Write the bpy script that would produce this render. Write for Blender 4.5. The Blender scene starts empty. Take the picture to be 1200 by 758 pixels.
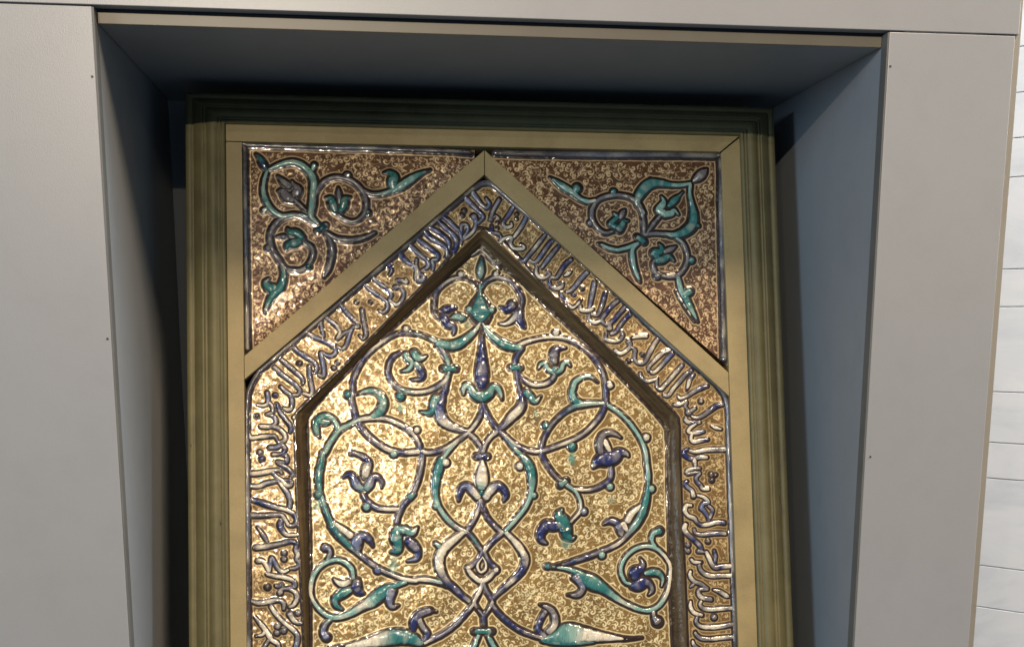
import bpy, bmesh, math, random
import numpy as np
from mathutils import Matrix, Vector
random.seed(7)
rng = np.random.default_rng(11)
S = bpy.context.scene
COL = S.collection

# ------------------------------------------------------------------ camera
F_PX, CX, CY, W_PX, H_PX = 1357.98, 600.0, 637.64, 1200.0, 758.0
YAW, PITCH, ROLL = 0.1132, -0.18362, 0.00235
CAM = np.array([0.33463, -1.53929, -0.38131])
_cy, _sy, _cp, _sp, _cr, _sr = (math.cos(YAW), math.sin(YAW), math.cos(PITCH),
                                math.sin(PITCH), math.cos(ROLL), math.sin(ROLL))
FWD = np.array([_sy*_cp, _cy*_cp, _sp])
_r = np.array([_cy, -_sy, 0.0]); _u = np.cross(_r, FWD)
RIGHT = _cr*_r + _sr*_u; UP = -_sr*_r + _cr*_u
cam = bpy.data.cameras.new('camera'); co = bpy.data.objects.new('camera', cam); COL.objects.link(co)
M = Matrix.Identity(4)
for i in range(3):
    M[i][0] = RIGHT[i]; M[i][1] = UP[i]; M[i][2] = -FWD[i]; M[i][3] = CAM[i]
co.matrix_world = M
cam.sensor_width = 36.0; cam.sensor_fit = 'HORIZONTAL'
cam.lens = F_PX/W_PX*36.0
cam.shift_y = (CY - H_PX/2)/W_PX
cam.clip_start = 0.05; cam.clip_end = 200
S.camera = co
S.view_settings.view_transform = 'Standard'; S.view_settings.look = 'None'
S.view_settings.gamma = 1.0; S.view_settings.exposure = 0.0

# ------------------------------------------------------------------ light: dim cool room, warm ceiling spots, daylight from a window front left, two added fills
w = bpy.data.worlds.new('World'); S.world = w; w.use_nodes = True
bg = w.node_tree.nodes['Background']
bg.inputs['Color'].default_value = (0.54, 0.75, 1.0, 1); bg.inputs['Strength'].default_value = 0.205
def lamp(name, kind, loc, target, energy, color, size):
    l = bpy.data.lights.new(name, kind); l.energy = energy; l.color = color
    if kind == 'AREA':
        l.shape = 'DISK' if isinstance(size, float) else 'RECTANGLE'
        if isinstance(size, float): l.size = size
        else: l.size, l.size_y = size
    o = bpy.data.objects.new(name, l); COL.objects.link(o)
    o.location = loc
    o.rotation_euler = (Vector(target) - Vector(loc)).to_track_quat('-Z', 'Y').to_euler()
    return o
lamp('ceiling_spotlight', 'AREA', (-0.12, -2.62, 0.60), (0.5, 0.2, -0.5), 24, (1.0, 0.88, 0.71), 0.019)
lamp('ceiling_spotlight', 'AREA', (-0.45, -2.7, 0.62), (0.5, 0.2, -0.5), 8, (1.0, 0.84, 0.64), 0.018)
lamp('ceiling_spotlight', 'AREA', (0.37, -3.2, 0.88), (0.5, 0.2, -0.5), 9, (1.0, 0.85, 0.64), 0.022)
lamp('warm_fill_light', 'AREA', (2.1, -3.0, 4.0), (1.2, 0, -0.4), 360, (1.0, 0.77, 0.53), (1.2, 1.2))  # unseen warm fill, added to brighten the right board
lamp('window_daylight', 'AREA', (-3.8, -2.5, 0.5), (0.0, 0, -0.4), 98, (0.58, 0.78, 1.0), (1.3, 1.3))
lamp('marble_fill_light', 'AREA', (3.3, 0.0, 1.3), (2.2, 1.2, -0.7), 250, (0.84, 0.92, 1.0), (1.2, 1.2))  # unseen area lamp added to bring the marble wall up to daylight brightness

# ------------------------------------------------------------------ panel plane
SC = 0.93
_fl, _fy, _ft, _fa, _fr = 0.03423, 0.45537, 0.01289, 0.24454, 0.00177
def _F(u, v):
    c, s = math.cos(_fr), math.sin(_fr)
    uu, vv = c*u - s*v, s*u + c*v
    return np.array([_fl + uu, _fy - math.sin(_fa)*vv, _ft - math.cos(_fa)*vv])
_o = _F(0, 0); EX = _F(1, 0) - _o; EY = _o - _F(0, 1); EZ = np.cross(EX, EY)
PO = CAM + (_o - CAM)*SC                                  # panel origin: top left corner of the frame front
PM = Matrix.Identity(4)
for i in range(3):
    PM[i][0] = EX[i]; PM[i][1] = EY[i]; PM[i][2] = EZ[i]; PM[i][3] = PO[i]
B3 = np.array([EX, EY, EZ])
def loc(px, h=0.0):
    """photo pixels (n,2) -> points in the panel's own x, y at height h above its plane"""
    px = np.atleast_2d(np.asarray(px, float))
    d = ((px[:, :1]-CX)/F_PX)*RIGHT - ((px[:, 1:2]-CY)/F_PX)*UP + FWD
    d = d @ B3.T
    c = B3 @ (CAM - PO)
    t = (h - c[2])/d[:, 2]
    return c[:2] + t[:, None]*d[:, :2]
PX = 0.001275                                               # size of one photo pixel on the panel, metres

# ------------------------------------------------------------------ helpers
def tag(o, label=None, cat=None, group=None, kind=None):
    if label: o['label'] = label
    if cat: o['category'] = cat
    if group: o['group'] = group
    if kind: o['kind'] = kind
    return o
def empty(name, matrix=None, loc=(0, 0, 0)):
    o = bpy.data.objects.new(name, None); COL.objects.link(o)
    o.empty_display_size = 0.05
    if matrix is not None: o.matrix_world = matrix
    else: o.location = loc
    return o
def link(name, me, mat, parent=None, smooth=False):
    o = bpy.data.objects.new(name, me); COL.objects.link(o)
    if mat: me.materials.append(mat)
    if parent is not None: o.parent = parent
    if smooth: me.polygons.foreach_set('use_smooth', np.ones(len(me.polygons), bool))
    return o
def mesh_np(name, verts, faces, cols=None, mats=None):
    """verts (n,3), faces (m,4) numpy"""
    me = bpy.data.meshes.new(name)
    verts = np.asarray(verts, np.float32); faces = np.asarray(faces, np.int32)
    me.vertices.add(len(verts)); me.vertices.foreach_set('co', verts.ravel())
    k = faces.shape[1]
    me.loops.add(faces.size); me.loops.foreach_set('vertex_index', faces.ravel())
    me.polygons.add(len(faces))
    me.polygons.foreach_set('loop_start', np.arange(0, faces.size, k, dtype=np.int32))
    me.polygons.foreach_set('loop_total', np.full(len(faces), k, np.int32))
    me.update(calc_edges=True)
    if cols is not None:
        a = me.color_attributes.new('glaze', 'FLOAT_COLOR', 'POINT')
        c = np.ones((len(verts), 4), np.float32); c[:, :3] = cols
        a.data.foreach_set('color', c.ravel())
    return me
def box_bm(bm, x0, x1, y0, y1, z0, z1):
    v = [bm.verts.new((x, y, z)) for z in (z0, z1) for y in (y0, y1) for x in (x0, x1)]
    for f in ((0, 2, 3, 1), (4, 5, 7, 6), (0, 1, 5, 4), (2, 6, 7, 3), (0, 4, 6, 2), (1, 3, 7, 5)):
        bm.faces.new([v[i] for i in f])
def bm_obj(name, bm, mat, parent=None, bevel=0.0, smooth=False):
    bmesh.ops.recalc_face_normals(bm, faces=bm.faces)
    if bevel:
        bmesh.ops.bevel(bm, geom=list(bm.edges), offset=bevel, segments=2, affect='EDGES', profile=0.5)
    me = bpy.data.meshes.new(name); bm.to_mesh(me); bm.free()
    return link(name, me, mat, parent, smooth)
def box(name, x0, x1, y0, y1, z0, z1, mat, parent=None, bevel=0.0008):
    bm = bmesh.new(); box_bm(bm, x0, x1, y0, y1, z0, z1)
    return bm_obj(name, bm, mat, parent, bevel)
def prism(name, poly, z0, z1, mat, parent=None, bevel=0.0):
    bm = bmesh.new()
    a = [bm.verts.new((x, y, z0)) for x, y in poly]; b = [bm.verts.new((x, y, z1)) for x, y in poly]
    bm.faces.new(a[::-1]); bm.faces.new(b)
    n = len(poly)
    for i in range(n): bm.faces.new((a[i], a[(i+1) % n], b[(i+1) % n], b[i]))
    return bm_obj(name, bm, mat, parent, bevel)

# ------------------------------------------------------------------ materials
def nt(name):
    m = bpy.data.materials.new(name); m.use_nodes = True
    return m, m.node_tree.nodes, m.node_tree.links, m.node_tree.nodes['Principled BSDF']
def noise(N, L, scale, detail=4.0, rough=0.55, vec=None):
    t = N.new('ShaderNodeTexNoise'); t.inputs['Scale'].default_value = scale
    t.inputs['Detail'].default_value = detail; t.inputs['Roughness'].default_value = rough
    if vec is not None: L.new(vec, t.inputs['Vector'])
    return t
def ramp(N, L, src, stops):
    r = N.new('ShaderNodeValToRGB'); L.new(src, r.inputs['Fac'])
    e = r.color_ramp.elements
    while len(e) < len(stops): e.new(0.5)
    for k, (p, c) in enumerate(stops): e[k].position = p; e[k].color = (*c, 1)
    return r
def bump(N, L, src, strength, dist, prev=None):
    b = N.new('ShaderNodeBump'); b.inputs['Strength'].default_value = strength; b.inputs['Distance'].default_value = dist
    L.new(src, b.inputs['Height'])
    if prev is not None: L.new(prev, b.inputs['Normal'])
    return b
def painted(name, c1, c2, rough=0.42, scale=5, orange=900, ob=0.12, spec=0.5, stretch=None, wear=0.955):
    m, N, L, P = nt(name)
    tc = N.new('ShaderNodeTexCoord'); vec = tc.outputs['Object']
    if stretch:
        mp = N.new('ShaderNodeMapping'); mp.inputs['Scale'].default_value = stretch
        L.new(vec, mp.inputs['Vector']); v2 = mp.outputs['Vector']
    else: v2 = vec
    n = noise(N, L, scale, 5, 0.6, v2)
    base = ramp(N, L, n.outputs['Fac'], [(0.3, c1), (0.7, c2)]).outputs['Color']
    # fine dust and handling marks in the paint itself
    f1 = noise(N, L, 420, 3, 0.7, v2); f2 = noise(N, L, 14, 6, 0.72, vec)
    k1 = ramp(N, L, f1.outputs['Fac'], [(0.25, (wear,)*3), (0.6, (1, 1, 1))]); k2 = ramp(N, L, f2.outputs['Fac'], [(0.30, (wear*0.98,)*3), (0.52, (1, 1, 1))])
    m1 = N.new('ShaderNodeMixRGB'); m1.blend_type = 'MULTIPLY'; m1.inputs['Fac'].default_value = 1
    m2 = N.new('ShaderNodeMixRGB'); m2.blend_type = 'MULTIPLY'; m2.inputs['Fac'].default_value = 1
    L.new(base, m1.inputs['Color1']); L.new(k1.outputs['Color'], m1.inputs['Color2'])
    L.new(m1.outputs['Color'], m2.inputs['Color1']); L.new(k2.outputs['Color'], m2.inputs['Color2'])
    L.new(m2.outputs['Color'], P.inputs['Base Color'])
    g = noise(N, L, orange, 2, 0.5, vec)
    L.new(bump(N, L, g.outputs['Fac'], ob, 0.0006).outputs['Normal'], P.inputs['Normal'])
    P.inputs['Roughness'].default_value = rough
    P.inputs['Specular IOR Level'].default_value = spec
    return m
def glaze(name, metallic, rough, coat, bscale, bstr, croug=0.05):
    m, N, L, P = nt(name)
    a = N.new('ShaderNodeAttribute'); a.attribute_name = 'glaze'
    tc = N.new('ShaderNodeTexCoord'); vec = tc.outputs['Object']
    L.new(a.outputs['Color'], P.inputs['Base Color'])
    P.inputs['Metallic'].default_value = metallic; P.inputs['Roughness'].default_value = rough
    P.inputs['Coat Weight'].default_value = coat; P.inputs['Coat Roughness'].default_value = croug
    P.inputs['Coat IOR'].default_value = 1.6
    n1 = noise(N, L, bscale, 3, 0.55, vec)
    n2 = noise(N, L, bscale*0.27, 2, 0.5, vec)
    b1 = bump(N, L, n2.outputs['Fac'], bstr, 0.004)
    b2 = bump(N, L, n1.outputs['Fac'], bstr, 0.0012, b1.outputs['Normal'])
    L.new(b2.outputs['Normal'], P.inputs['Normal']); L.new(b2.outputs['Normal'], P.inputs['Coat Normal'])
    return m
M_BOARD = painted('grey_board_paint', (0.262, 0.262, 0.265), (0.278, 0.278, 0.281), 0.34, 3, 700, 0.24, 0.6, None, 0.98)
M_LINING = painted('slate_blue_lining_paint', (0.235, 0.252, 0.268), (0.255, 0.272, 0.288), 0.5, 6, 500, 0.1)
M_TRIM = painted('grey_trim_paint', (0.245, 0.190, 0.125), (0.27, 0.215, 0.145), 0.4, 8, 700, 0.1)
M_EDGE_SHADE = painted('edge_shade_tone', (0.10, 0.10, 0.095), (0.13, 0.13, 0.12), 0.55, 9, 500, 0.1)  # shade of the boards' inner faces as a dark colour
M_POST = painted('taupe_post_paint', (0.22, 0.20, 0.165), (0.25, 0.23, 0.19), 0.5, 8, 500, 0.1)
M_GILT = painted('flat_gold_paint', (0.275, 0.215, 0.102), (0.325, 0.257, 0.125), 0.5, 12, 900, 0.14, 0.35, None, 0.84)
M_MOULD = painted('olive_gold_moulding_paint', (0.108, 0.098, 0.046), (0.140, 0.127, 0.060), 0.5, 9, 300, 0.3, 0.35, (3, 3, 3), 0.84)
M_CHIP = painted('bare_dark_wood', (0.03, 0.022, 0.012), (0.06, 0.04, 0.02), 0.7, 60, 300, 0.2)
M_BLACK = painted('black_backing', (0.010, 0.010, 0.011), (0.016, 0.015, 0.016), 0.8, 20, 300, 0.1)
M_SCREW = painted('dull_screw_metal', (0.02, 0.02, 0.02), (0.05, 0.05, 0.05), 0.6, 90, 300, 0.1)
M_LUSTRE = glaze('gold_lustre_glaze', 0.25, 0.28, 1.0, 260, 0.05, 0.035)
M_LUSTRE2 = glaze('brown_lustre_glaze', 0.28, 0.29, 1.0, 260, 0.05, 0.04)
M_RELIEF = glaze('relief_glaze', 0.0, 0.25, 0.6, 150, 0.32, 0.04)
M_BEVEL = glaze('dull_brown_glaze', 0.15, 0.42, 0.10, 200, 0.35, 0.12)
M_BEVEL.node_tree.nodes['Principled BSDF'].inputs['Specular IOR Level'].default_value = 0.15
def marble():
    m, N, L, P = nt('white_marble')
    tc = N.new('ShaderNodeTexCoord'); vec = tc.outputs['Object']
    mp = N.new('ShaderNodeMapping'); mp.inputs['Scale'].default_value = (1, 1, 3.0); mp.inputs['Rotation'].default_value = (0.4, 0.3, 0)
    L.new(vec, mp.inputs['Vector'])
    n = noise(N, L, 2.2, 8, 0.65, mp.outputs['Vector']); n.inputs['Distortion'].default_value = 1.2
    L.new(ramp(N, L, n.outputs['Fac'], [(0.25, (0.58, 0.61, 0.65)), (0.5, (0.72, 0.74, 0.76)), (0.75, (0.80, 0.81, 0.82))]).outputs['Color'], P.inputs['Base Color'])
    P.inputs['Roughness'].default_value = 0.35
    return m
M_MARBLE = marble()
STROKES = '''
FIELD
l CTtT @A 595,250,4 590,320,26 585,380,36 582,430,22 580,470,4
v tTTT @Z 562.5,333,2 562.5,345,3 562.5,352,7 562.5,362,13 563,369,13 563,375,7 563,378,2
b t @Z 550,363,4
b t @Z 576,363,4
v TCWCLC @A 575,570,12 540,510,14 480,460,16 400,440,17 310,460,17 220,520,19 165,590,20 150,680,20 150,750,18 @Z 510,368,2.2 515,374,1.5
f1 CCcc @Z 519,371,4 @B 960,60,40 990,120,35 1040,140,25 1055,180,14 1045,215,4
f1 CC @A 215,750,10 270,740,34 340,725,14
f1 tT @B 1030,60,10 1080,50,35 1120,60,38 1165,45,6
v TCWCCC @A 590,540,14 640,480,16 720,440,17 800,450,18 880,490,20 940,570,22 970,650,20 960,730,14
f2 CCC @C 870,0,30 865,60,35 885,110,30 915,150,8
f2 cWW @C 850,20,30 800,80,25 740,115,15 680,115,4
f2 CC @A 880,700,45 830,740,30 770,720,8
b W @A 400,412,28
b W @A 730,410,28
l WtTTt @C 500,110,12 460,170,22 400,230,34 320,290,44 230,320,48 @B 900,300,35
v tttCCLWCCCCLCCLCWCWWCWLW @B 980,300,22 900,285,22 800,240,18 700,210,18 600,205,17 520,210,17 420,260,18 310,340,20 220,430,20 150,540,20 110,650,20 @E 465,60,20 455,130,20 470,220,22 500,320,24 540,400,26 620,490,26 720,570,26 820,620,26 930,640,24 1100,630,24 @F 100,640,20 240,610,22 380,520,20 470,450,20
v TCTtWCWWTCCCCL @B 890,300,18 940,360,25 990,450,25 1005,530,22 1000,590,22 970,650,22 900,700,22 800,745,20 680,755,20 560,730,20 480,670,20 440,580,20 445,490,20 490,420,20 550,385,14
r T @B 950,535,29 1070,535,29
v CCC @B 1000,590,20 970,740,20 @F 230,100,22
l CCcWLC @F 240,60,18 220,150,32 195,230,50 225,330,50 300,390,35 400,430,24 480,445,20
l tTTt @F 170,130,42 150,180,42 140,240,38 100,270,24 20,260,4
f3 tTtT @B 600,400,25 620,440,30 660,480,25 630,540,20 560,560,4
f3 TtW @B 680,390,40 710,430,40 760,435,18 795,415,4
f3 tCCW @B 690,480,20 730,530,32 755,590,28 740,630,18 650,640,4
b W @B 605,165,30
l TtTTt @C 520,110,12 560,170,22 620,240,34 700,300,42 790,330,38 880,340,30
v tWWWLCCLCCCWLWCWCWC @D 20,335,20 120,290,20 200,265,18 300,245,18 400,240,18 500,255,18 600,300,18 700,370,20 780,450,20 840,550,20 870,650,20 @G 550,10,18 560,100,20 550,190,22 510,290,22 430,390,22 340,470,22 230,530,22 100,580,20 0,615,20 @F 1100,630,20 1000,610,20 900,560,20 820,490,20 760,440,20
v LCCCCWWCT @D 90,350,20 40,420,20 30,500,20 50,580,20 110,640,20 200,685,20 300,680,20 370,640,20 400,590,18
r T @D -10,525,27 75,525,27
f4 TttW @D 390,570,25 340,540,24 310,490,20 270,495,16 245,535,4
f4 TttW @D 420,570,25 460,540,24 480,490,20 520,480,15 545,510,4
f4 LLCB @D 400,480,25 390,420,40 400,370,36 440,345,20 500,340,4
f4 T @D 400,545,34
v LCCCWWCC @D 40,560,18 50,650,18 75,750,18 @F 960,80,20 970,160,35 950,230,45 870,310,42 800,390,28 740,430,20
l TTtW @F 1010,75,36 1045,115,38 1095,160,24 1145,115,5
b W @D 410,200,32
b W @D 915,690,32
l WCCCCCC @C 515,110,8 515,250,16 515,350,28 515,450,45 515,560,62 515,640,58 515,700,40 515,730,12
b C @F 590,18,34
f5 TTtW @F 600,120,60 530,100,45 490,40,35 450,15,30 425,50,22 425,95,4
f5 TTtW @F 600,120,60 660,90,45 700,30,35 740,40,28 770,90,20 785,145,4
v CCWCL @F 605,170,14 590,270,20 550,350,20 500,420,20 470,450,20 530,510,20 580,580,20 605,640,22
v CCCCWLW @F 605,180,14 650,290,20 700,370,20 740,435,20 680,490,20 630,560,20 605,630,22
r C @F 545,675,28 645,675,28
l WtTTTttLW @F 380,520,16 300,600,22 240,680,22 @I 215,70,34 190,150,42 168,250,38 160,350,28 170,440,24 200,520,24 270,620,24 360,700,22 450,745,22
l CCtTTTttttt @F 760,440,16 850,540,20 920,620,22 @I 960,20,22 1010,80,36 1050,160,42 1065,260,38 1060,350,26 1040,430,24 990,530,24 900,640,24 820,730,22
b W @I 258,95,36
b W @I 950,130,36
b t @I 170,500,28
b t @I 1080,400,28
f6 WWWt @I 600,80,15 600,150,40 595,220,60 595,290,58 590,330,36
f6 WWcCCL @I 560,420,35 510,360,40 460,315,35 410,330,30 385,390,22 380,450,4
f6 WWcCCL @I 630,420,35 680,350,40 740,310,35 790,340,30 820,400,22 800,455,4
f6 D @I 590,380,32
v WCWLCW @I 580,440,18 575,490,20 540,590,20 490,680,20 450,740,20
v LCCCW @I 585,440,16 600,500,20 650,610,20 720,690,20 790,750,20
v LCTLC @L 445,90,20 510,160,20 560,230,20 605,290,22
v WCCWL @L 790,110,20 720,170,20 660,230,20 610,290,22
v LCLWWWWLCLL @L 600,280,18 570,350,18 500,420,20 470,450,22 510,510,25 580,560,26 650,540,26 700,490,22 735,455,22 690,410,20 650,360,18 620,290,18
b W @L 728,458,26
b W @L 468,440,24
v WWWWWW @L 600,340,8 560,400,13 560,450,14 590,480,14 630,450,14 630,390,12 600,335,8
v LWLC @L 600,570,20 580,650,20 540,720,20 @O 525,210,22 @O 580,290,18 615,340,20
v LCLCL @L 605,570,20 640,660,20 690,740,20 @O 660,270,18 615,340,20 615,430,20
l WWWWWWLCCCW @L 420,110,25 330,180,38 250,250,42 200,340,44 205,450,42 260,560,34 340,630,28 @O 400,130,24 480,190,22
l t @L 200,240,22 160,210,14
l tWWWLCCWCLC @L 820,110,22 900,190,28 970,280,34 1000,370,36 970,460,32 900,540,26 820,610,24 740,680,22 700,720,20
v ttWWWLCCCTTTTTtTTTttttWWLWCWCCLCCCLC @L 270,600,22 180,570,24 80,550,24 0,550,22 @K 1050,560,22 950,545,22 850,510,20 720,450,22 600,370,22 500,290,22 420,220,28 330,130,34 270,50,34 @H 270,680,28 220,560,26 180,440,24 160,380,22 150,300,30 150,200,34 170,100,30 190,0,26 @E 200,650,26 260,540,26 340,430,26 430,380,24 510,340,22 600,320,24 740,320,22 850,350,22 960,410,22 1040,480,22 1085,560,22 1105,640,22 @H 1115,0,22 1110,100,22 1085,230,22 1040,350,22 1010,410,20 940,490,22 890,590,22 880,660,18
l tTtTtW @E 640,310,22 710,270,44 750,180,42 720,100,32 650,65,26 580,70,16 500,95,4
l tttTTtT @E 330,430,24 310,370,25 270,320,25 210,300,28 150,330,38 120,390,34 130,450,22 155,495,4
l tTt @E 160,340,40 200,355,34 245,355,14
b T @E 420,100,35
b T @E 910,115,40
b t @E 850,650,36
b W @E 1065,430,30
b T @H 145,395,38
r T @H 990,430,26 1030,385,28
b t @H 595,510,36
v WWWcCCT @H 900,530,20 800,530,22 700,520,22 630,480,22 580,430,22 560,370,20
f7 tcCCC @H 550,340,30 500,300,40 470,230,32 430,205,20 370,235,4
f7 tcCLB @H 590,340,35 620,300,40 650,235,34 700,235,24 740,280,16 735,325,4
f7 WWCCLC @H 580,220,34 595,150,46 610,90,30 560,40,22 500,15,18 @E 460,645,24
f8 tTTTT @K 880,60,25 870,150,55 890,220,45 880,280,32 820,290,4
f8 tTtW @K 900,80,30 960,90,42 1020,110,36 1070,60,6
f8 CCCcc @K 980,180,35 1030,230,45 1075,290,28 1060,350,22 980,375,4
l WWW @K 290,20,14 370,80,28 450,140,32
l LccCB @K 520,290,12 500,220,50 530,150,40 590,150,32 630,190,20 655,240,4
b c @K 700,460,34
l tTTTtWtttttWWttttttL @K 960,570,20 850,610,26 @N 780,80,42 720,130,60 650,190,55 560,240,40 460,300,30 370,335,26 280,345,24 200,310,22 130,240,20 80,150,20 @K 75,600,22 100,510,22 160,430,20 240,380,20 330,365,22 410,400,22 460,460,22 470,540,20
v tLcc @K 225,375,18 255,310,20 240,260,22 205,250,32
v tLcc @N 260,355,20 210,410,24 190,480,28 220,530,38
f9 LWWC @K 430,570,30 370,590,32 320,570,20 290,540,4
f9 tTTTT @K 440,650,25 380,670,45 320,710,36 @N 300,185,32 315,235,22 370,270,4
f9 LCCC @K 500,570,40 500,620,45 530,670,25 570,680,4
l LccLL @N 825,90,52 810,170,38 820,230,26 850,245,18 895,232,4
l WWWWTTT @N 250,625,5 420,612,20 560,592,40 680,565,60 800,535,72 920,525,72 1020,545,58 1090,580,38 @O 40,585,20
l CCLCL @N 1030,470,14 1045,380,38 1100,310,35 1190,280,26 @O 70,280,20 170,290,4
l WLCL @N 1080,350,28 1120,430,24 1165,500,25 1135,565,20
v WCCLCW @O 60,585,18 130,550,20 230,500,22 350,410,22 450,300,22 525,210,22
v LCCCLW @O 690,220,20 760,310,22 860,400,22 970,470,22 1100,520,20 1197,540,16
v LWL @O 600,60,18 560,140,18 525,210,20
v LCW @O 620,60,18 660,130,18 695,200,20 660,270,18
r T @O 525,475,26 695,475,26
v ttT @O 565,515,22 530,600,24 500,690,26 470,780,28
v TtT @O 655,515,22 700,600,26 745,690,28 785,780,28
l TTtWWWWW @P -40,555,15 80,535,60 200,500,100 330,505,82 470,520,55 620,535,30 760,545,14 900,535,4
l TTTT @P -40,568,10 80,575,30 200,580,34 330,582,20 450,575,8
l LWLLLC @P 20,480,34 70,430,38 85,370,34 60,290,30 0,245,22 -60,222,4
l LCCW @O 1190,290,24 1140,380,22 1125,460,24 1190,520,20
r T @M 0,425,22 20,425,26
v TLCCLCWLtTTTTtttttttt @M 60,430,20 160,405,20 280,370,22 400,330,24 500,290,22 600,250,22 690,200,22 750,140,26 800,80,34 @J 850,650,42 900,550,45 935,430,34 950,330,24 955,220,24 940,100,26 @G 940,750,24 930,640,24 890,530,22 830,430,22 750,330,22 660,250,22 580,200,20
v WtttCCLCLCCLLttWWL @G 570,180,18 440,180,24 330,190,34 250,215,26 150,280,20 60,370,20 0,460,20 @Z 635,520,2.5 635,532,2.5 @J 0,100,20 60,190,20 130,260,20 200,310,20 270,360,18 310,430,18 325,500,18 310,560,18 230,650,16
l TTttttW @G 330,185,30 265,150,40 240,80,30 260,20,26 @D 570,720,26 590,660,26 650,620,20 730,610,14 800,660,4
v WWLCCC @J 260,340,16 340,350,18 430,345,18 520,310,20 590,260,20 610,200,20 605,140,18
r T @J 130,305,30 185,265,30
b t @J 595,320,32
b t @J 985,340,34
b c @J 350,550,34
b W @G 935,500,36
b T @G 240,585,40
b T @G -5,390,35
f10 LLLLLB @G 510,640,30 500,560,40 530,480,34 590,455,26 650,470,16 700,500,4
f10 WWW @G 545,530,26 570,580,28 595,625,16
f10 CCCCCW @J 440,140,8 490,80,50 560,60,72 630,45,66 690,0,40 @G 750,650,20 770,675,4
f11 DTTDTT @J 150,530,6 120,590,45 160,650,65 185,740,55 @M 190,130,48 240,165,20 270,150,4
f11 TCCCCC @M 130,40,40 70,45,50 0,45,50 @L 1145,110,40 1150,175,28 1197,210,8
l WWWW @J 760,640,34 800,570,36 870,510,20 900,470,4
l WWB @M 715,30,34 745,75,26 765,110,10
l CCCLW @J 540,665,6 600,640,25 660,660,32 690,720,35 @M 700,110,30 710,155,6
l ttTTTTtWtttWWWWttttttt @M 60,430,18 160,440,20 260,470,28 340,525,56 430,575,72 520,625,50 600,680,38 @P 700,190,26 800,240,24 900,275,22 980,275,22 1060,230,22 1120,140,22 1150,50,20 @M 1160,440,18 1130,360,18 1060,280,20 980,240,20 900,240,20 820,270,20 750,330,20 705,410,20 700,490,20 740,570,20 790,590,16
v ttT @M 1030,260,18 990,190,20 1000,120,26 1060,95,38
v WLL @P 1005,290,20 1012,340,24 1045,385,50
l LcLLC @M 280,520,50 320,580,30 340,640,28 290,690,26 200,690,4
f12 CCCLL @M 830,530,45 830,480,55 880,450,35 905,400,20 880,350,4
f12 CCCLL @M 810,610,30 860,600,55 920,570,45 975,600,25 990,650,18 960,690,4
f12 tTTtW @M 930,490,22 990,480,35 1050,490,30 1090,540,18 1080,610,4
b t @M 520,320,34
v LWLC @A 500,235,8 540,210,12 578,185,14 640,230,14 700,290,14 765,350,10
BAND
k LcLcL @Q1 580,150,16 620,210,20 670,280,20 720,310,18 745,270,16 715,220,10
k CcCcL @Q1 500,195,18 560,260,22 620,320,20 680,380,18 680,410,14 640,450,12
k CcWLL @Q1 600,395,34 620,440,16 600,520,14 540,580,14 490,610,14 480,650,8
k LcLcL @Q1 490,600,12 480,530,14 490,470,16 530,470,16 545,510,14 520,560,12 490,600,12
d B @Q1 510,335,22
d B @Q1 490,378,22
k CCcCL @Q1 295,380,18 350,420,22 420,490,20 470,540,16 490,600,14
k CCcCC @Q1 255,420,18 310,480,24 380,540,22 430,600,22 435,670,20 410,725,18
k CcCcL @Q1 180,490,18 250,530,22 320,580,20 365,630,18 370,690,12
k CcCcL @Q2 620,230,18 680,280,22 760,340,22 820,390,20 815,430,18 770,440,14 780,480,14 775,530,10
k CCcCL @Q2 690,160,18 740,220,26 830,280,22 900,330,20 910,390,14 890,420,8
k CcCcL @Q2 550,285,18 620,360,22 690,420,20 735,470,20 720,510,16 680,525,8
k cCcCL @Q2 455,350,20 490,410,22 540,460,20 600,495,18 625,540,20 640,600,22
k LLWLcL @Q2 625,430,10 620,490,16 630,560,24 630,620,26 670,630,26 690,590,20 660,570,14
d C @Q2 370,490,28
k CL @Q2 385,510,18 390,540,14 370,575,8
k cLcCcLWLcLL @Q3 740,220,20 800,290,22 880,350,22 950,410,20 985,460,18 960,510,16 1000,550,18 1050,570,20 1110,510,20 1125,430,20 1080,370,22 1030,370,28
k CLWc @Q3 1060,290,25 1110,290,22 1160,310,22 1150,270,12
k cCcCcLL @Q3 640,310,18 700,370,22 780,430,22 870,490,20 930,550,20 935,620,20 880,660,20 840,640,14
d L @Q3 575,540,22
d B @Q3 740,540,20
k cCcCLW @Q4 870,60,20 930,130,24 1010,220,22 1080,290,16 1100,330,14 1060,330,14
k LLLLL @Q4 1140,130,22 1150,220,22 1170,320,22 1185,420,22 1150,470,16 1110,430,8
k cLcLWLLcL @Q4 680,190,18 740,240,22 820,300,22 870,360,20 880,400,18 850,470,18 920,410,18 1000,370,18 1040,330,16
k cLcL @Q4 650,225,18 660,310,18 680,400,16 690,440,12
k LcLLL @Q4 1010,370,20 980,460,20 950,550,20 900,590,20 840,560,18
k cLcCcLccLcccLW @Q4 500,400,20 560,440,24 650,480,22 740,520,22 810,570,22 830,630,20 780,670,20 720,660,18 660,630,18 @Q5 970,100,24 990,220,24 985,310,22 930,290,14
k cCcLcLcL @Q4 340,570,20 400,630,22 480,680,22 560,730,22 @Q5 720,40,22 810,100,22 880,150,22 910,210,20 890,260,16
k LcLcL @Q5 490,110,18 560,170,22 640,240,22 720,310,20 750,360,16 740,400,8
k cLcCcLW @Q5 410,200,20 480,270,24 570,340,22 650,400,22 710,470,20 690,520,18 640,525,14
k LcLcWW @Q5 820,200,22 825,290,22 840,390,22 855,480,22 830,530,20 750,505,12
d B @Q5 705,160,28
d L @Q5 1110,210,24
d L @Q5 1150,150,24
d C @Q5 425,530,26
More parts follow.
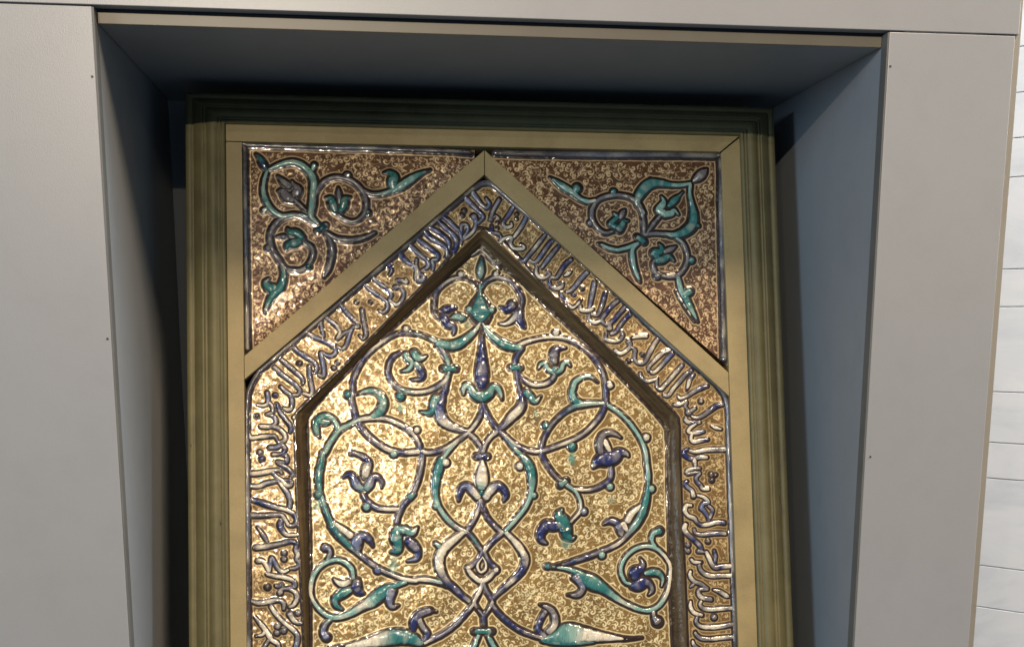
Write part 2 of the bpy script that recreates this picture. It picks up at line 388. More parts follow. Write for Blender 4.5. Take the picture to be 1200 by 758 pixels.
k CcLcLWL @Q5 490,430,18 540,480,20 600,530,22 620,600,22 610,680,22 570,700,20 520,680,12
k CcWW @Q5 330,500,20 340,570,20 330,630,18 280,650,16 220,640,10
k LLLW @Q5 350,610,16 390,670,18 390,730,18 340,745,14
k CCcLCL @Q5 440,630,16 470,690,20 @Q6 560,0,24 620,90,26 690,180,28 740,260,30 720,310,20
k LLcLL @Q6 390,65,16 440,75,20 500,110,24 520,180,24 480,220,22
k WWLLWLW @Q6 310,235,26 400,240,28 500,240,26 590,290,26 650,360,28 640,430,26 560,455,14
k WWWWLL @Q6 130,140,14 130,300,18 170,395,26 280,385,28 400,375,26 500,375,20 540,430,14
k LcLCLW @Q6 430,535,26 520,530,30 610,500,24 645,560,26 600,620,24 480,630,20
k LCLCL @Q6 600,620,24 670,660,26 660,740,26 @Q7 540,75,20 620,130,26 710,190,24 760,250,24 730,280,14
d B @Q6 250,95,34
d L @Q6 295,600,36
d C @Q6 320,690,40
k WWWLL @Q7 190,240,34 300,230,34 430,205,30 560,190,22 600,230,14
k LcWWLCL @Q7 470,220,22 530,280,22 600,330,24 660,400,26 730,400,24 730,340,20 640,330,20
k LWcLc @Q7 180,415,26 280,415,26 380,375,28 500,350,26 600,335,20
k LWcLc @Q7 560,350,18 630,440,24 690,530,28 720,630,30 710,710,28
k LCCcWWCCLWLLLLL @Q7 190,610,28 300,640,36 420,680,34 540,715,30 @Q8 680,90,28 770,150,28 810,230,28 780,300,26 700,300,22 660,240,20 600,165,26 500,155,26 350,165,30 180,165,34
k CCCWWL @Q8 590,250,34 580,310,40 620,390,30 680,435,26 760,440,22 840,435,16
k BLLL @Q8 260,330,10 320,410,22 370,490,24 400,545,10
k LWLLLCCWCLW @Q8 240,615,38 340,605,36 460,590,32 600,560,28 740,530,26 810,570,24 800,640,28 830,720,30 @Q9 810,120,22 850,180,22 800,240,22 720,250,14
d L @Q9 635,35,34
d L @Q9 635,120,34
d B @Q9 400,510,40
k LWWWcCcLWW @Q9 270,140,34 340,150,26 390,220,24 420,290,22 440,200,22 460,100,24 500,160,24 550,250,24 620,295,24 690,270,18
k WLWWLCLW @Q9 400,330,24 500,355,28 640,375,28 760,420,28 780,500,28 700,530,24 610,540,24 580,590,36
k CLW @Q9 590,490,36 540,500,20 520,490,16
k LWLWL @Q9 720,540,24 800,590,28 820,680,30 @Q10 820,80,30 770,160,26 710,190,16
k LLWLLL @Q10 180,110,20 280,135,30 420,115,30 560,95,26 630,140,26 630,220,18
k LWLWWLLcW @Q10 450,180,24 500,260,26 570,350,28 660,430,28 760,510,30 820,590,30 820,680,30 800,756,28 780,830,26
k LWLL @Q10 720,290,44 760,360,30 820,410,26 890,420,14
d L @Q10 830,275,36
d L @Q10 545,465,40
d L @Q10 535,555,38
d L @Q10 630,525,38
k LLWWWLL @Q10 230,340,16 300,420,28 370,510,30 430,600,34 460,650,30 540,700,28 560,756,24 570,830,22
k WWL @Q10 360,540,20 330,580,20 240,600,10
k LLL @Q10 430,640,24 390,700,20 350,760,18
k LcLL @R1 150,90,20 110,160,22 70,240,22 50,330,24
k CcCLWL @R1 320,165,18 270,250,20 220,320,18 195,370,20 230,415,20 290,400,18 290,360,12
d B @R1 355,260,18
d B @R1 350,320,18
d B @R1 130,360,15
d B @R1 125,425,18
k LL @R1 85,300,10 110,280,12 150,310,10
k LcLWL @R1 470,285,20 430,370,22 380,450,22 320,530,18
k CCLCWWWLWWWB @R1 60,400,14 65,470,20 140,490,18 170,530,14 160,590,16 200,550,18 290,535,20 280,600,20 320,660,20 420,665,20 440,640,16 400,610,10
k CLWLcL @R1 690,495,18 640,560,22 570,650,22 500,735,22 @R2 -60,310,20 -110,310,14
k CCLcLW @R2 270,70,20 220,130,22 150,230,22 90,310,20 50,325,18 10,300,14
k CLcL @R2 350,130,20 290,200,22 220,290,22 150,385,18
k LCCLLW @R2 490,290,20 420,350,24 370,430,22 320,500,20 260,500,16
k LWWLL @R2 90,370,16 85,450,20 130,500,22 200,500,20 240,460,16 210,430,16
k CCLWLC @R2 235,540,18 250,600,20 310,630,22 380,610,20 390,570,16 350,570,10
k WW @R2 410,480,10 450,460,22 490,430,8
k LcLcLW @R2 680,440,22 610,510,26 550,590,24 490,650,20 440,670,16
k LCLWWL @R2 370,680,18 390,730,20 @R3 -20,340,20 20,350,18 70,310,18 110,260,12
d B @R2 620,630,26
d C @R2 520,700,24
k CcLcL @R3 265,60,24 250,140,26 230,240,24 210,340,20 205,390,14
k LWWW @R3 100,330,16 110,385,20 180,390,20 240,370,20
k CCLLW @R3 390,190,22 370,270,24 340,360,22 300,440,20 230,430,14
k LLWWL @R3 200,440,16 210,500,20 270,530,22 330,510,20
k CLCCLLW @R3 540,270,22 460,340,24 390,430,22 350,500,20 400,555,18 450,530,16
k LLCCLW @R3 620,350,24 560,420,22 500,490,22 450,540,20 440,600,30
k CCLCW @R3 680,430,22 620,490,22 560,570,22 510,640,18 460,660,16
k LLLWWCL @R3 580,630,16 595,680,20 550,740,20 470,745,20 400,720,18 400,660,14
k WWW @R3 690,715,8 770,690,24 870,685,24
k LLWWL @R4 165,250,30 180,310,22 120,370,22 60,390,22 10,350,18
k LLLLLLLWLL @R4 170,310,16 240,345,18 235,400,20 240,470,20 300,510,22 360,480,22 410,380,24 460,290,24 510,220,22
d B @R4 325,405,24
d B @R4 165,475,26
k WLWLL @R4 650,350,18 560,390,22 480,460,22 400,550,18 400,590,16
k CcLWL @R4 680,390,22 620,450,24 550,530,22 480,600,20 440,615,18 420,590,10
k LLWL @R4 300,620,14 320,680,20 380,715,20 450,700,18 500,680,12
k CLWLWLL @R5 490,130,22 430,200,24 360,280,24 290,360,24 240,410,20 200,380,16 195,300,16
k CLLWLW @R5 600,190,20 530,240,24 460,320,24 390,400,22 330,480,22 280,480,18
k CLWL @R5 620,240,22 580,300,22 560,370,20 540,420,8
k LCLLWW @R5 780,370,24 700,400,26 620,440,24 550,490,20 470,515,18 440,480,10
d B @R5 710,550,30
k LWLLLL @R5 400,590,18 450,590,22 540,560,18 530,610,18 580,665,20 640,630,20
k CCLLW @R5 960,580,26 880,610,28 800,670,26 710,730,22 640,740,18 590,710,10
d L @R6 320,40,46
k CWCLW @R6 280,130,26 300,165,30 400,190,26 480,180,16
k WWWWcc @R6 420,200,22 340,260,24 320,310,24 380,330,20 450,320,34 530,305,24
k WWWCC @R6 370,340,24 355,410,26 400,450,28 500,430,30 590,415,26
k BWW @R6 640,230,10 710,255,24 780,275,14
k WLWWL @R6 830,555,34 700,560,34 560,565,30 420,590,26 340,575,20
k CCCLWL @R6 310,550,20 250,600,28 290,660,30 380,690,30 480,665,30 580,670,24
k WWC @R6 400,690,30 410,756,28 @R7 410,80,24 420,140,14
k LLWLLcCLWW @R7 480,160,20 380,170,24 300,200,26 310,240,24 400,225,22 480,230,20 430,290,24 440,350,24 490,400,28 520,450,26 600,455,24
k cCcWL @R7 300,345,18 270,370,26 300,420,26 370,480,26 390,560,30
d B @R7 640,250,34
d B @R7 700,255,30
d B @R7 650,330,36
k WWccCL @R7 450,540,18 540,570,24 600,640,24 530,660,28 500,730,30 @R8 530,90,28 590,180,24 610,240,20
k LLCW @R8 600,30,16 640,60,22 660,100,20 620,200,20
k WWWWLCWWCC @R8 360,25,20 290,30,30 270,100,30 320,170,28 400,205,30 440,260,24 500,300,26 600,290,30 720,260,32 820,270,32
k LLLcLW @R8 400,360,18 420,410,22 500,435,26 640,420,30 750,415,28 840,420,22
k WWLCCL @R8 280,290,30 260,360,34 320,440,32 400,510,32 470,580,32 500,640,30
d L @R8 315,580,34
d L @R8 315,665,34
d B @R8 595,530,34
k CLWWLCWW @R8 460,670,30 560,680,20 @R9 570,20,26 610,100,28 650,190,30 700,235,34 800,220,34 910,215,30
k LCCL @R8 680,660,20 700,730,22 @R9 700,90,24 690,190,18
k LWW @R9 360,120,22 400,160,26 500,160,18
k LLWLWW @R9 470,200,24 490,270,28 560,330,32 660,355,32 780,350,30 920,350,28
k WWLLL @R9 350,290,22 340,350,26 400,430,28 500,470,28 590,530,20
k LL @R9 410,450,16 370,490,20 350,510,10
k LLLWLL @R9 590,540,20 480,545,28 460,600,30 510,660,30 640,685,28
k WLWL @R9 670,545,10 760,575,30 850,630,30 890,650,10
k WLWWLW @R10 500,110,18 480,160,24 530,210,30 640,225,32 770,215,32 970,205,26
k WWWL @R10 350,110,16 350,190,26 400,270,28 510,305,24
d L @R10 680,335,44
k LLWWLL @R10 440,330,22 430,400,28 490,460,30 620,475,32 760,465,32 960,430,30
k LLLWLW @R10 415,540,20 430,580,28 500,630,30 620,640,30 760,625,30 980,610,26
k WLL @R10 380,670,18 400,730,26 480,790,26
SPANL
l DTCD @S1 160,165,4 200,210,22 225,260,32 250,300,22 270,310,8
v tttttttttt @S1 280,310,14 350,280,22 440,250,28 520,245,32 600,280,34 670,350,36 700,430,38 690,540,32 680,640,30 670,740,28 @S2 700,60,22 740,100,18
l tt @S1 690,310,20 705,270,24
v tttTtttt @S1 265,320,14 235,420,22 230,520,26 260,620,30 320,700,30 400,745,26 480,738,22 560,735,20 640,750,18
l tW @S1 260,680,18 232,692,22
f1 LLL @S1 500,600,30 450,570,45 410,520,32 370,510,6
f1 LLL @S1 530,540,45 550,500,40 510,450,18 495,420,5
f1 LLD @S1 470,470,35 420,430,30 365,370,4
v LLB @S1 520,590,14 590,660,16 640,710,14
v tLLLLLLLLLLLLLL @S1 680,760,16 705,640,18 710,560,18 740,490,20 800,420,20 880,385,20 960,385,20 1060,420,22 1140,490,22 1185,580,22 1185,690,20 1140,760,18 1070,795,16 990,775,16 930,730,14
v LLtt @S3 350,500,18 440,540,22 520,540,22 600,520,24 660,490,28
l tttTt @S3 640,520,16 720,465,40 800,410,38 900,350,20 990,315,4
l tTTT @S3 650,490,34 640,430,48 650,380,44 610,340,22 560,340,4
b L @S1 1015,370,34
b D @S3 410,715,26
f2 TTT @S1 900,700,25 880,640,45 860,590,32 815,575,5
f2 TTT @S1 950,700,25 980,640,42 990,590,30 1040,570,5
f2 LL @S1 940,620,15 935,550,25 930,480,4
r D @S2 735,165,25 810,115,25
v tLLLLLLLLLLLLLLLT @S2 700,90,20 620,45,20 540,15,22 450,25,22 370,70,24 310,150,24 290,230,24 310,330,24 370,430,24 430,510,20 500,530,20 580,530,20 650,480,20 690,390,20 680,320,20 620,270,14
l LTTTTW @S2 400,480,20 420,560,26 410,640,32 375,710,42 @S4 350,90,45 310,140,34 270,215,22 240,295,4
l TTT @S2 340,700,38 290,700,45 250,650,25 280,610,5
f3 TTT @S2 590,230,30 540,190,40 480,180,30 455,140,5
f3 TTT @S2 570,260,30 520,280,42 460,300,30 445,340,5
f3 LL @S2 450,220,16 410,220,20 360,220,4
b L @S2 275,330,30
b D @S2 650,500,30
v LLLLLL @S2 810,180,18 850,250,24 870,340,28 860,440,26 830,530,22 800,590,8
v LLLLLL @S2 825,185,16 900,230,22 1000,250,24 1100,245,22 1190,220,18 1270,180,8
SPANR
l tTtTtW @T1 115,305,4 180,350,24 250,400,34 320,440,32 390,500,24 470,530,22 540,520,18
l TT @T1 345,440,30 370,402,42
v tLLLLLLLLLLLLL @T1 990,640,22 950,560,24 880,500,24 800,475,22 720,470,22 620,490,22 550,530,22 510,600,22 @T5 435,70,28 435,150,28 470,230,26 530,300,26 600,330,24 680,310,18
b T @T1 710,440,30
b L @T5 415,215,34
f1 DTTTT @T5 710,260,40 650,225,28 690,185,30 730,140,25 690,95,5
f1 DTTT @T5 750,285,52 790,235,40 805,195,26 860,190,5
f1 LLL @T5 770,150,26 795,95,30 820,60,5
l TTTTTTttt @T2 215,565,24 220,500,40 270,420,50 340,365,48 430,360,36 530,375,24 630,375,20 710,360,16
l TT @T2 340,350,26 338,328,18
v ttTTTTTtLLL @T2 710,370,20 705,460,20 725,560,28 740,650,42 @T3 725,70,55 650,140,48 560,165,32 480,155,22 380,150,20 280,160,18
l TT @T3 760,70,24 790,80,12
l LLL @T2 735,340,12 790,300,42 830,260,35 865,225,4
f2 ttt @T2 460,640,40 410,610,35 450,560,32 460,520,20 440,480,4
f2 ttt @T2 470,650,40 530,640,32 560,610,20 600,650,4
f2 TTT @T2 510,570,20 560,520,32 610,470,8 640,440,3
v LLL @T2 430,660,18 370,730,20 @T3 310,140,14
v LLL @T2 225,560,22 260,640,22 275,740,22 @T3 275,150,20
r T @T3 210,180,24 280,230,28
v tLLLLLLL @T3 580,190,20 640,240,22 675,320,22 680,400,22 650,480,22 590,540,22 520,555,20 450,545,18
v LLL @T3 400,545,18 360,440,18 375,400,14
b L @T3 400,545,36
f3 TTTTT @T3 400,370,30 370,330,38 430,320,32 440,280,20 420,245,4
f3 TTTT @T3 400,400,40 450,395,38 510,365,24 560,405,4
f3 LLL @T3 470,320,22 520,300,26 575,270,4
b T @T3 720,400,32
v ttttt @T3 220,240,20 170,300,22 170,380,26 190,480,24 220,560,20 240,605,5
v tttttt @T3 200,250,20 130,280,22 50,300,22 @T5 740,530,26 640,510,26 560,470,18 510,455,6
l LttTTttt @T3 590,540,18 610,630,26 630,700,30 @T4 660,110,36 700,190,32 740,260,20 780,335,4
v WWW @T4 580,50,10 640,160,14 750,330,5
l tT @T3 650,720,30 700,690,42
'''

# ------------------------------------------------------------------ the setting: marble wall, display niche
BACK, T0, BZ, SHELF = 0.507, 0.014, 0.0165, -1.035
wall = empty('marble_wall', loc=(0, 0, 0))
d45 = np.array([-0.70, 0.715]); nrm = np.array([-0.715, -0.70])
wall.location = (2.35, 1.25, 0.0); wall.rotation_euler = (0, 0, math.atan2(d45[1], d45[0]))
tag(wall, 'bright white marble block wall seen behind the right edge of the case', 'wall')
zz = 0.9; k = 0
hs = [0.20, 0.13, 0.22, 0.115, 0.115, 0.10, 0.24, 0.10, 0.23, 0.14, 0.10, 0.25, 0.12, 0.2, 0.11, 0.22, 0.2, 0.2]
bmw = bmesh.new()
for h in hs:
    x = -1.9 - random.random()*0.5
    while x < 2.4:
        L_ = 1.6 + random.random()*0.8
        box_bm(bmw, x, x + L_ - 0.0022, 0.0345, 0.04 + random.random()*0.001, zz - h + 0.0022, zz)
        x += L_
    zz -= h
bm_obj('block_course', bmw, M_MARBLE, wall, 0.0012)
bmw = bmesh.new(); box_bm(bmw, -2.5, 3.2, -0.12, 0.034, -1.9, 0.95)
bm_obj('mortar_backing', bmw, painted('pale_mortar', (0.56, 0.57, 0.58), (0.64, 0.65, 0.66), 0.8), wall)

case = empty('display_niche', loc=(0.5, 0.0, SHELF))
tag(case, 'grey painted display niche with a slate blue recess around the gold framed tile panel', 'display case')
def cb(name, x0, x1, y0, y1, z0, z1, m, bevel=0.0008):
    o = box(name, x0-0.5, x1-0.5, y0, y1, z0-SHELF, z1-SHELF, m, case, bevel); return o
TH = 0.018
lb = cb('left_board', -0.62, -0.0014, -0.004, T0, -1.75, -0.0015, M_BOARD)
rb = cb('right_board', 1.0014, 1.1735, -0.004, T0, -1.75, -0.0015, M_BOARD)
tag(cb('header_board', -0.62, 1.1785, -0.004, T0, 0.0005, 0.42, M_BOARD), 'grey board across the top with a warm lamp glow')
cb('edge_post', 1.1752, 1.1840, 0.0005, 0.10, -1.75, 0.42, M_POST)
cb('board_edge_shade', 0.9990, 1.0012, -0.0034, T0+0.0003, -1.75, -0.002, M_EDGE_SHADE, 0)  # thin dark strip: shade on the board's inner face put into colour
cb('board_edge_shade', -0.0012, 0.001, -0.0034, T0+0.0003, -1.75, -0.002, M_EDGE_SHADE, 0)
cb('gap_light_blocker', -0.03, 1.03, T0+0.0004, T0+0.03, -0.0033, 0.02, M_BLACK, 0)  # dark filler added behind the gap to stop light leaking through
cb('trim_bar', 0.0014, 0.9986, T0, T0+0.006, -BZ, -0.0035, M_TRIM, 0.0006)
cb('side_panel', -TH, 0.0, T0+0.0005, BACK, -1.75, -0.004, M_LINING, 0)
cb('side_panel', 1.0, 1.0+TH, T0+0.0005, BACK, -1.75, -0.004, M_LINING, 0)
cb('ceiling_panel', 0.0015, 0.9985, T0+0.0064, BACK-0.001, -BZ+0.0005, -0.0036, M_LINING, 0)
cb('back_panel', -TH, 1.0+TH, BACK+0.0005, BACK+0.02, -1.75, 0.004, M_LINING, 0)
cb('shelf', 0.001, 0.999, T0, BACK, SHELF-0.03, SHELF, M_LINING, 0)
cb('plinth', 0.001, 0.999, T0+0.0005, T0+0.02, -1.75, SHELF-0.031, M_BOARD, 0)
for px, py in ((108, 90), (126, 397), (1043.5, 78), (1020, 535)):
    d = ((px-CX)/F_PX)*RIGHT - ((py-CY)/F_PX)*UP + FWD
    p = CAM + d*((-0.0042 - CAM[1])/d[1])
    bm = bmesh.new()
    bmesh.ops.create_cone(bm, cap_ends=True, segments=10, radius1=0.0017, radius2=0.0013, depth=0.0012)
    bmesh.ops.rotate(bm, verts=bm.verts, cent=(0, 0, 0), matrix=Matrix.Rotation(math.pi/2, 3, 'X'))
    bmesh.ops.translate(bm, verts=bm.verts, vec=(p[0]-0.5, -0.0042, p[2]-SHELF))
    bm_obj('screw_head', bm, M_SCREW, case)

# ------------------------------------------------------------------ gold frame
fr = empty('picture_frame', PM)
tag(fr, 'deep olive gold wooden frame with a pointed inner fillet leaning inside the niche', 'frame')
X0, X1, Y0, Y1 = 0.0, 0.9713*SC, -0.022*SC, -1.085*SC       # outer edges of the frame, local
XA, XB, YA, YB = 0.0640*SC, 0.9070*SC, -0.0765*SC, -1.03*SC  # where flat rail begins
XI, XJ, YI, YJ = 0.0895*SC, 0.8745*SC, -0.1050*SC, -1.00*SC  # sight edges
DEPTH = -0.085
# moulding profile: (fraction from the outer edge, height)
PROF = [(0.0, DEPTH), (0.0, -0.012), (0.02, -0.008), (0.16, -0.006), (0.19, -0.0100), (0.215, -0.0052), (0.40, 0.000), (0.425, 0.001),
        (0.445, -0.0045), (0.47, 0.0014), (0.50, 0.0024), (0.525, -0.0026), (0.545, 0.0020), (0.80, 0.0050), (0.825, 0.0000), (0.85, 0.0054),
        (0.875, 0.0056), (0.895, 0.0002), (0.92, 0.0058), (0.97, 0.0052), (1.0, 0.0030), (1.0, -0.012)]
def moulding(a, b, ai, bi, name='moulding'):
    """a,b outer corners; ai,bi inner corners (mitred)"""
    a, b, ai, bi = [np.array(v, float) for v in (a, b, ai, bi)]
    vs = []; n = len(PROF); NS = 40
    for s in np.linspace(0, 1, NS):
        for f, h in PROF:
            p = (a*(1-f)+ai*f)*(1-s) + (b*(1-f)+bi*f)*s
            vs.append((p[0]+random.gauss(0, 0.00006), p[1]+random.gauss(0, 0.00006), h+random.gauss(0, 0.00010)))
    fs = [(i*n+k, (i+1)*n+k, (i+1)*n+k+1, i*n+k+1) for i in range(NS-1) for k in range(n-1)]
    return link(name, mesh_np(name, vs, fs), M_MOULD, fr)
moulding((X0, Y1), (X0, Y0), (XA, YB), (XA, YA))
moulding((X0, Y0), (X1, Y0), (XA, YA), (XB, YA))
moulding((X1, Y0), (X1, Y1), (XB, YA), (XB, YB))
moulding((X1, Y1), (X0, Y1), (XB, YB), (XA, YB))
RZ0, RZ1 = -0.030, 0.0
prism('rail', [(XA+.0006, YI-0.0005+.030*0), (XI, YI-0.0005), (XI, YJ), (XA+.0006, YJ)], RZ0, RZ1, M_GILT, fr, 0.0007)
prism('rail', [(XA+.0006, YA-.0006), (XB-.0010, YA-.0006), (XJ-.0015, YI+0.0005), (XA+.0006, YI+0.0005)], RZ0, RZ1+0.0003, M_GILT, fr, 0.0007)
prism('rail', [(XB-.0002, YA-.0030), (XB-.0002, YJ), (XJ, YJ), (XJ, YI-.0005)], RZ0, RZ1, M_GILT, fr, 0.0007)
prism('rail', [(XA+.0006, YJ-.0005), (XB-.0006, YJ-.0005), (XB-.0006, YB+.0006), (XA+.0006, YB+.0006)], RZ0, RZ1, M_GILT, fr, 0.0007)
FT, FB = loc([(568, 175.7)])[0], loc([(568, 204.5)])[0]
l0, l1 = loc([(284.5, 417)])[0], loc([(286, 444.5)])[0]
r0, r1 = loc([(852.5, 436)])[0], loc([(853.5, 464)])[0]
prism('arch_fillet', [(XI+.0003, l0[1]), (XI+.0003, l1[1]), (FB[0]-.0004, FB[1]), (FT[0]-.0004, FT[1])], -0.016, -0.0012, M_GILT, fr, 0.0008)
prism('arch_fillet', [(FB[0]+.0004, FB[1]), (XJ-.0003, r1[1]), (XJ-.0003, r0[1]), (FT[0]+.0004, FT[1])], -0.016, -0.0015, M_GILT, fr, 0.0008)
prism('backing_board', [(X0+.012, Y0-.012), (X1-.012, Y0-.012), (X1-.012, Y1+.012), (X0+.012, Y1+.012)], -0.060, -0.034, M_BLACK, fr)
for pts in ([(913, 533), (915, 545), (914.5, 552), (912.5, 560), (911.5, 548)], [(914, 577), (916.5, 588), (918, 598), (917, 607), (914.5, 597), (915, 588)],
            [(911, 505), (912.5, 509), (911, 512)], [(222, 519), (224, 521), (223, 523)], [(258, 609), (259.5, 613), (258, 617)], [(259.5, 628), (260.5, 631), (259, 632)]):
    q = loc(pts)
    f = (X1 - q[:, 0].mean())/(X1-XB) if q[:, 0].mean() > 0.5 else q[:, 0].mean()/XA
    h = float(np.interp(f, [p[0] for p in PROF[1:-1]], [p[1] for p in PROF[1:-1]]))
    prism('paint_chip', q[::-1] if True else q, h-0.004, h+0.0009, M_CHIP, fr)

# ------------------------------------------------------------------ traced relief: 'kind colours @view x,y,halfwidth ...'
VIEWS = {'Z': (0, 0, 1.0)}
for n_, x_, y_ in (('A', 490, 270), ('B', 400, 365), ('C', 500, 365), ('D', 600, 365), ('E', 355, 450), ('F', 490, 450), ('G', 640, 450),
                   ('H', 355, 530), ('I', 490, 530), ('J', 640, 530), ('K', 355, 610), ('L', 490, 610), ('M', 640, 610),
                   ('Q1', 480, 205), ('Q2', 410, 250), ('S1', 280, 160), ('S2', 280, 250), ('S3', 380, 160), ('S4', 280, 330),
                   ('T1', 630, 170), ('T2', 720, 170), ('T3', 720, 255), ('T4', 720, 335)):
    VIEWS[n_] = (x_, y_, 7.98)
for n_, x_, y_ in (('N', 355, 680), ('O', 490, 680), ('P', 640, 680)): VIEWS[n_] = (x_, y_, 8.0)
for n_, x_, y_ in (('Q3', 360, 300), ('Q4', 310, 350), ('Q5', 280, 410), ('R1', 570, 225), ('R2', 620, 275), ('R3', 670, 325),
                   ('R4', 720, 375), ('R5', 750, 415), ('T5', 650, 240)): VIEWS[n_] = (x_, y_, 9.97)
for n_, x_, y_ in (('Q6', 280, 480), ('Q7', 280, 535), ('Q8', 280, 590), ('Q9', 280, 645), ('Q10', 280, 695),
                   ('R6', 780, 480), ('R7', 780, 535), ('R8', 780, 590), ('R9', 780, 645), ('R10', 780, 695)): VIEWS[n_] = (x_, y_, 12.0)
PAL = {'T': (0.032, 0.165, 0.160), 't': (0.20, 0.37, 0.325), 'C': (0.020, 0.027, 0.115), 'c': (0.13, 0.155, 0.27), 'W': (0.66, 0.60, 0.47),
       'L': (0.155, 0.145, 0.155), 'D': (0.006, 0.07, 0.085), 'B': (0.055, 0.035, 0.030), 'R': (0.060, 0.052, 0.056), 'r': (0.115, 0.125, 0.155)}  # script and rims: L, W and r also paint in reflections and highlights
def parse(text):
    sec, out = None, {}
    for ln in text.strip().splitlines():
        tk = ln.split()
        if len(tk) == 1: sec = tk[0]; out[sec] = []; continue
        v, pts = None, []
        for t in tk[2:]:
            if t[0] == '@': v = VIEWS[t[1:]]; continue
            x, y, r_ = map(float, t.split(','))
            pts.append((v[0]+x/v[2], v[1]+y/v[2], r_/v[2]))
        out[sec].append((tk[0], tk[1], np.array(pts)))
    return out
def resample(p, step=0.7):
    """Catmull-Rom through (x,y,w) rows"""
    if len(p) == 1: return p
    q = np.vstack([2*p[0]-p[1], p, 2*p[-1]-p[-2]]); out = []
    for i in range(1, len(q)-2):
        a, b, c, d = q[i-1], q[i], q[i+1], q[i+2]
        n = max(2, int(np.hypot(*(c-b)[:2])/step)); t = np.linspace(0, 1, n, endpoint=False)[:, None]
        out.append(0.5*((2*b) + (c-a)*t + (2*a-5*b+4*c-d)*t*t + (3*b-a-3*c+d)*t**3))
    out = np.vstack(out + [p[-1:]]); out[:, 2] = np.maximum(out[:, 2], 0.3)
    return out
def vnoise(n, step):
    m = max(3, int(n/step)+3); return np.interp(np.linspace(0, m-1, n), np.arange(m), rng.random(m))
NA = 11
def stroke_mesh(p, cols, h0, gain=0.62, hmax=3.3):
    """glazed relief stroke: half round ribbon with rounded ends, on plane h0"""
    if len(p) == 1:
        x, y, r_ = p[0]; n = 9
        s = np.linspace(-1, 1, n); rows = [(x, y+k*r_, r_*math.sqrt(max(0, 1-k*k))) for k in s]
        p = np.array(rows); p[:, 2] = np.maximum(p[:, 2], 0.05); full = np.full(n, r_)
    else:
        d = np.gradient(p[:, :2], axis=0); d /= np.linalg.norm(d, axis=1)[:, None]+1e-9
        cap = []
        for e, sg in ((0, -1), (-1, 1)):
            r_ = min(p[e, 2], 5.0); ss = np.array([0.45, 0.75, 0.93, 1.0])
            rows = [(p[e, 0]+sg*d[e, 0]*r_*k*0.6, p[e, 1]+sg*d[e, 1]*r_*k*0.6, max(0.05, p[e, 2]*math.sqrt(1-k*k))) for k in ss]
            cap.append(np.array(rows[::-1] if sg < 0 else rows))
        full = np.concatenate([np.full(4, p[0, 2]), p[:, 2], np.full(4, p[-1, 2])])
        p = np.vstack([cap[0], p, cap[1]])
    n = len(p)
    xy = loc(p[:, :2], h0); d = np.gradient(xy, axis=0); d /= np.linalg.norm(d, axis=1)[:, None]+1e-9
    for _ in range(2): d[1:-1] = (d[:-2]+2*d[1:-1]+d[2:])/4
    nn = np.stack([-d[:, 1], d[:, 0]], 1)
    th = np.linspace(-1, 1, NA)*math.pi/2
    wv = p[:, 2]*PX*(0.88+0.24*vnoise(n, 7))
    H = np.minimum(p[:, 2]*gain, hmax)*PX*(0.80+0.40*vnoise(n, 6))
    V = np.zeros((n, NA, 3)); V[:, :, :2] = xy[:, None] + nn[:, None]*(np.sin(th)[None, :, None]*wv[:, None, None])
    lean = 0.25*(vnoise(n, 12)-0.5)[:, None]
    V[:, :, 2] = h0 - 0.0004 + H[:, None]*np.cos(th)[None]**0.85*(1+lean*np.sin(th)[None])
    cs = np.array([PAL[c] for c in cols]); u = np.linspace(0, len(cs)-1, n) + (vnoise(n, 8)-0.5)*0.5; u = np.clip(u, 0, len(cs)-1)
    C = np.stack([np.interp(u, np.arange(len(cs)), cs[:, k]) for k in range(3)], 1)
    C = np.repeat(C[:, None], NA, 1)
    if len(cs) > 1:                                           # the two glazes run unevenly into each other across the stroke
        C2 = np.roll(C, int(n*0.12)+1, axis=0); f = np.clip((np.sin(th)[None]*0.8+vnoise(n, 9)[:, None]*1.2-0.6), 0, 1)[..., None]
        C = C*(1-0.55*f) + C2*0.55*f
    C = C*(0.82+0.36*rng.random((n, NA, 1)))
    cr = (np.clip(vnoise(n, 7)*1.6-0.75, 0, 1)[:, None]*np.clip(np.cos(th)*1.6-0.7, 0, 1)[None])[..., None]*0.5
    C = C*(1-cr) + np.array(PAL['W'])*0.9*cr                     # thin pale glaze, plus a broken white highlight painted along the crest
    sp = rng.random((n, NA, 1)) < 0.03; C = np.where(sp, C*0.4, C)
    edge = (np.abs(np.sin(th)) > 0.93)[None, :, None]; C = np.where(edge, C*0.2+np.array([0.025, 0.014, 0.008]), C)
    ed2 = np.clip((np.abs(np.sin(th))-0.62)/0.3, 0, 1)[None, :, None]*(0.45+0.5*vnoise(n, 6))[:, None, None]; C = C*(1-ed2)+(C*0.15+np.array([0.012, 0.008, 0.006]))*ed2  # pooled dark glaze and side shading, both put into the colour
    idx = np.arange(n*NA).reshape(n, NA)
    Fq = np.stack([idx[:-1, :-1], idx[1:, :-1], idx[1:, 1:], idx[:-1, 1:]], -1).reshape(-1, 4)
    return V.reshape(-1, 3), Fq, np.clip(C.reshape(-1, 3), 0, 1)
def merge(parts):
    vs, fs, cs, o = [], [], [], 0
    for v, f, c in parts: vs.append(v); fs.append(f+o); cs.append(c); o += len(v)
    return np.vstack(vs), np.vstack(fs), np.vstack(cs)
def relief(name, strokes, h0, parent, mat, gain=0.62, hmax=3.3):
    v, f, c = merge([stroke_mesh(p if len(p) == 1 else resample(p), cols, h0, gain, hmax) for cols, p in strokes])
    return link(name, mesh_np(name, v, f, c), mat, parent, True)

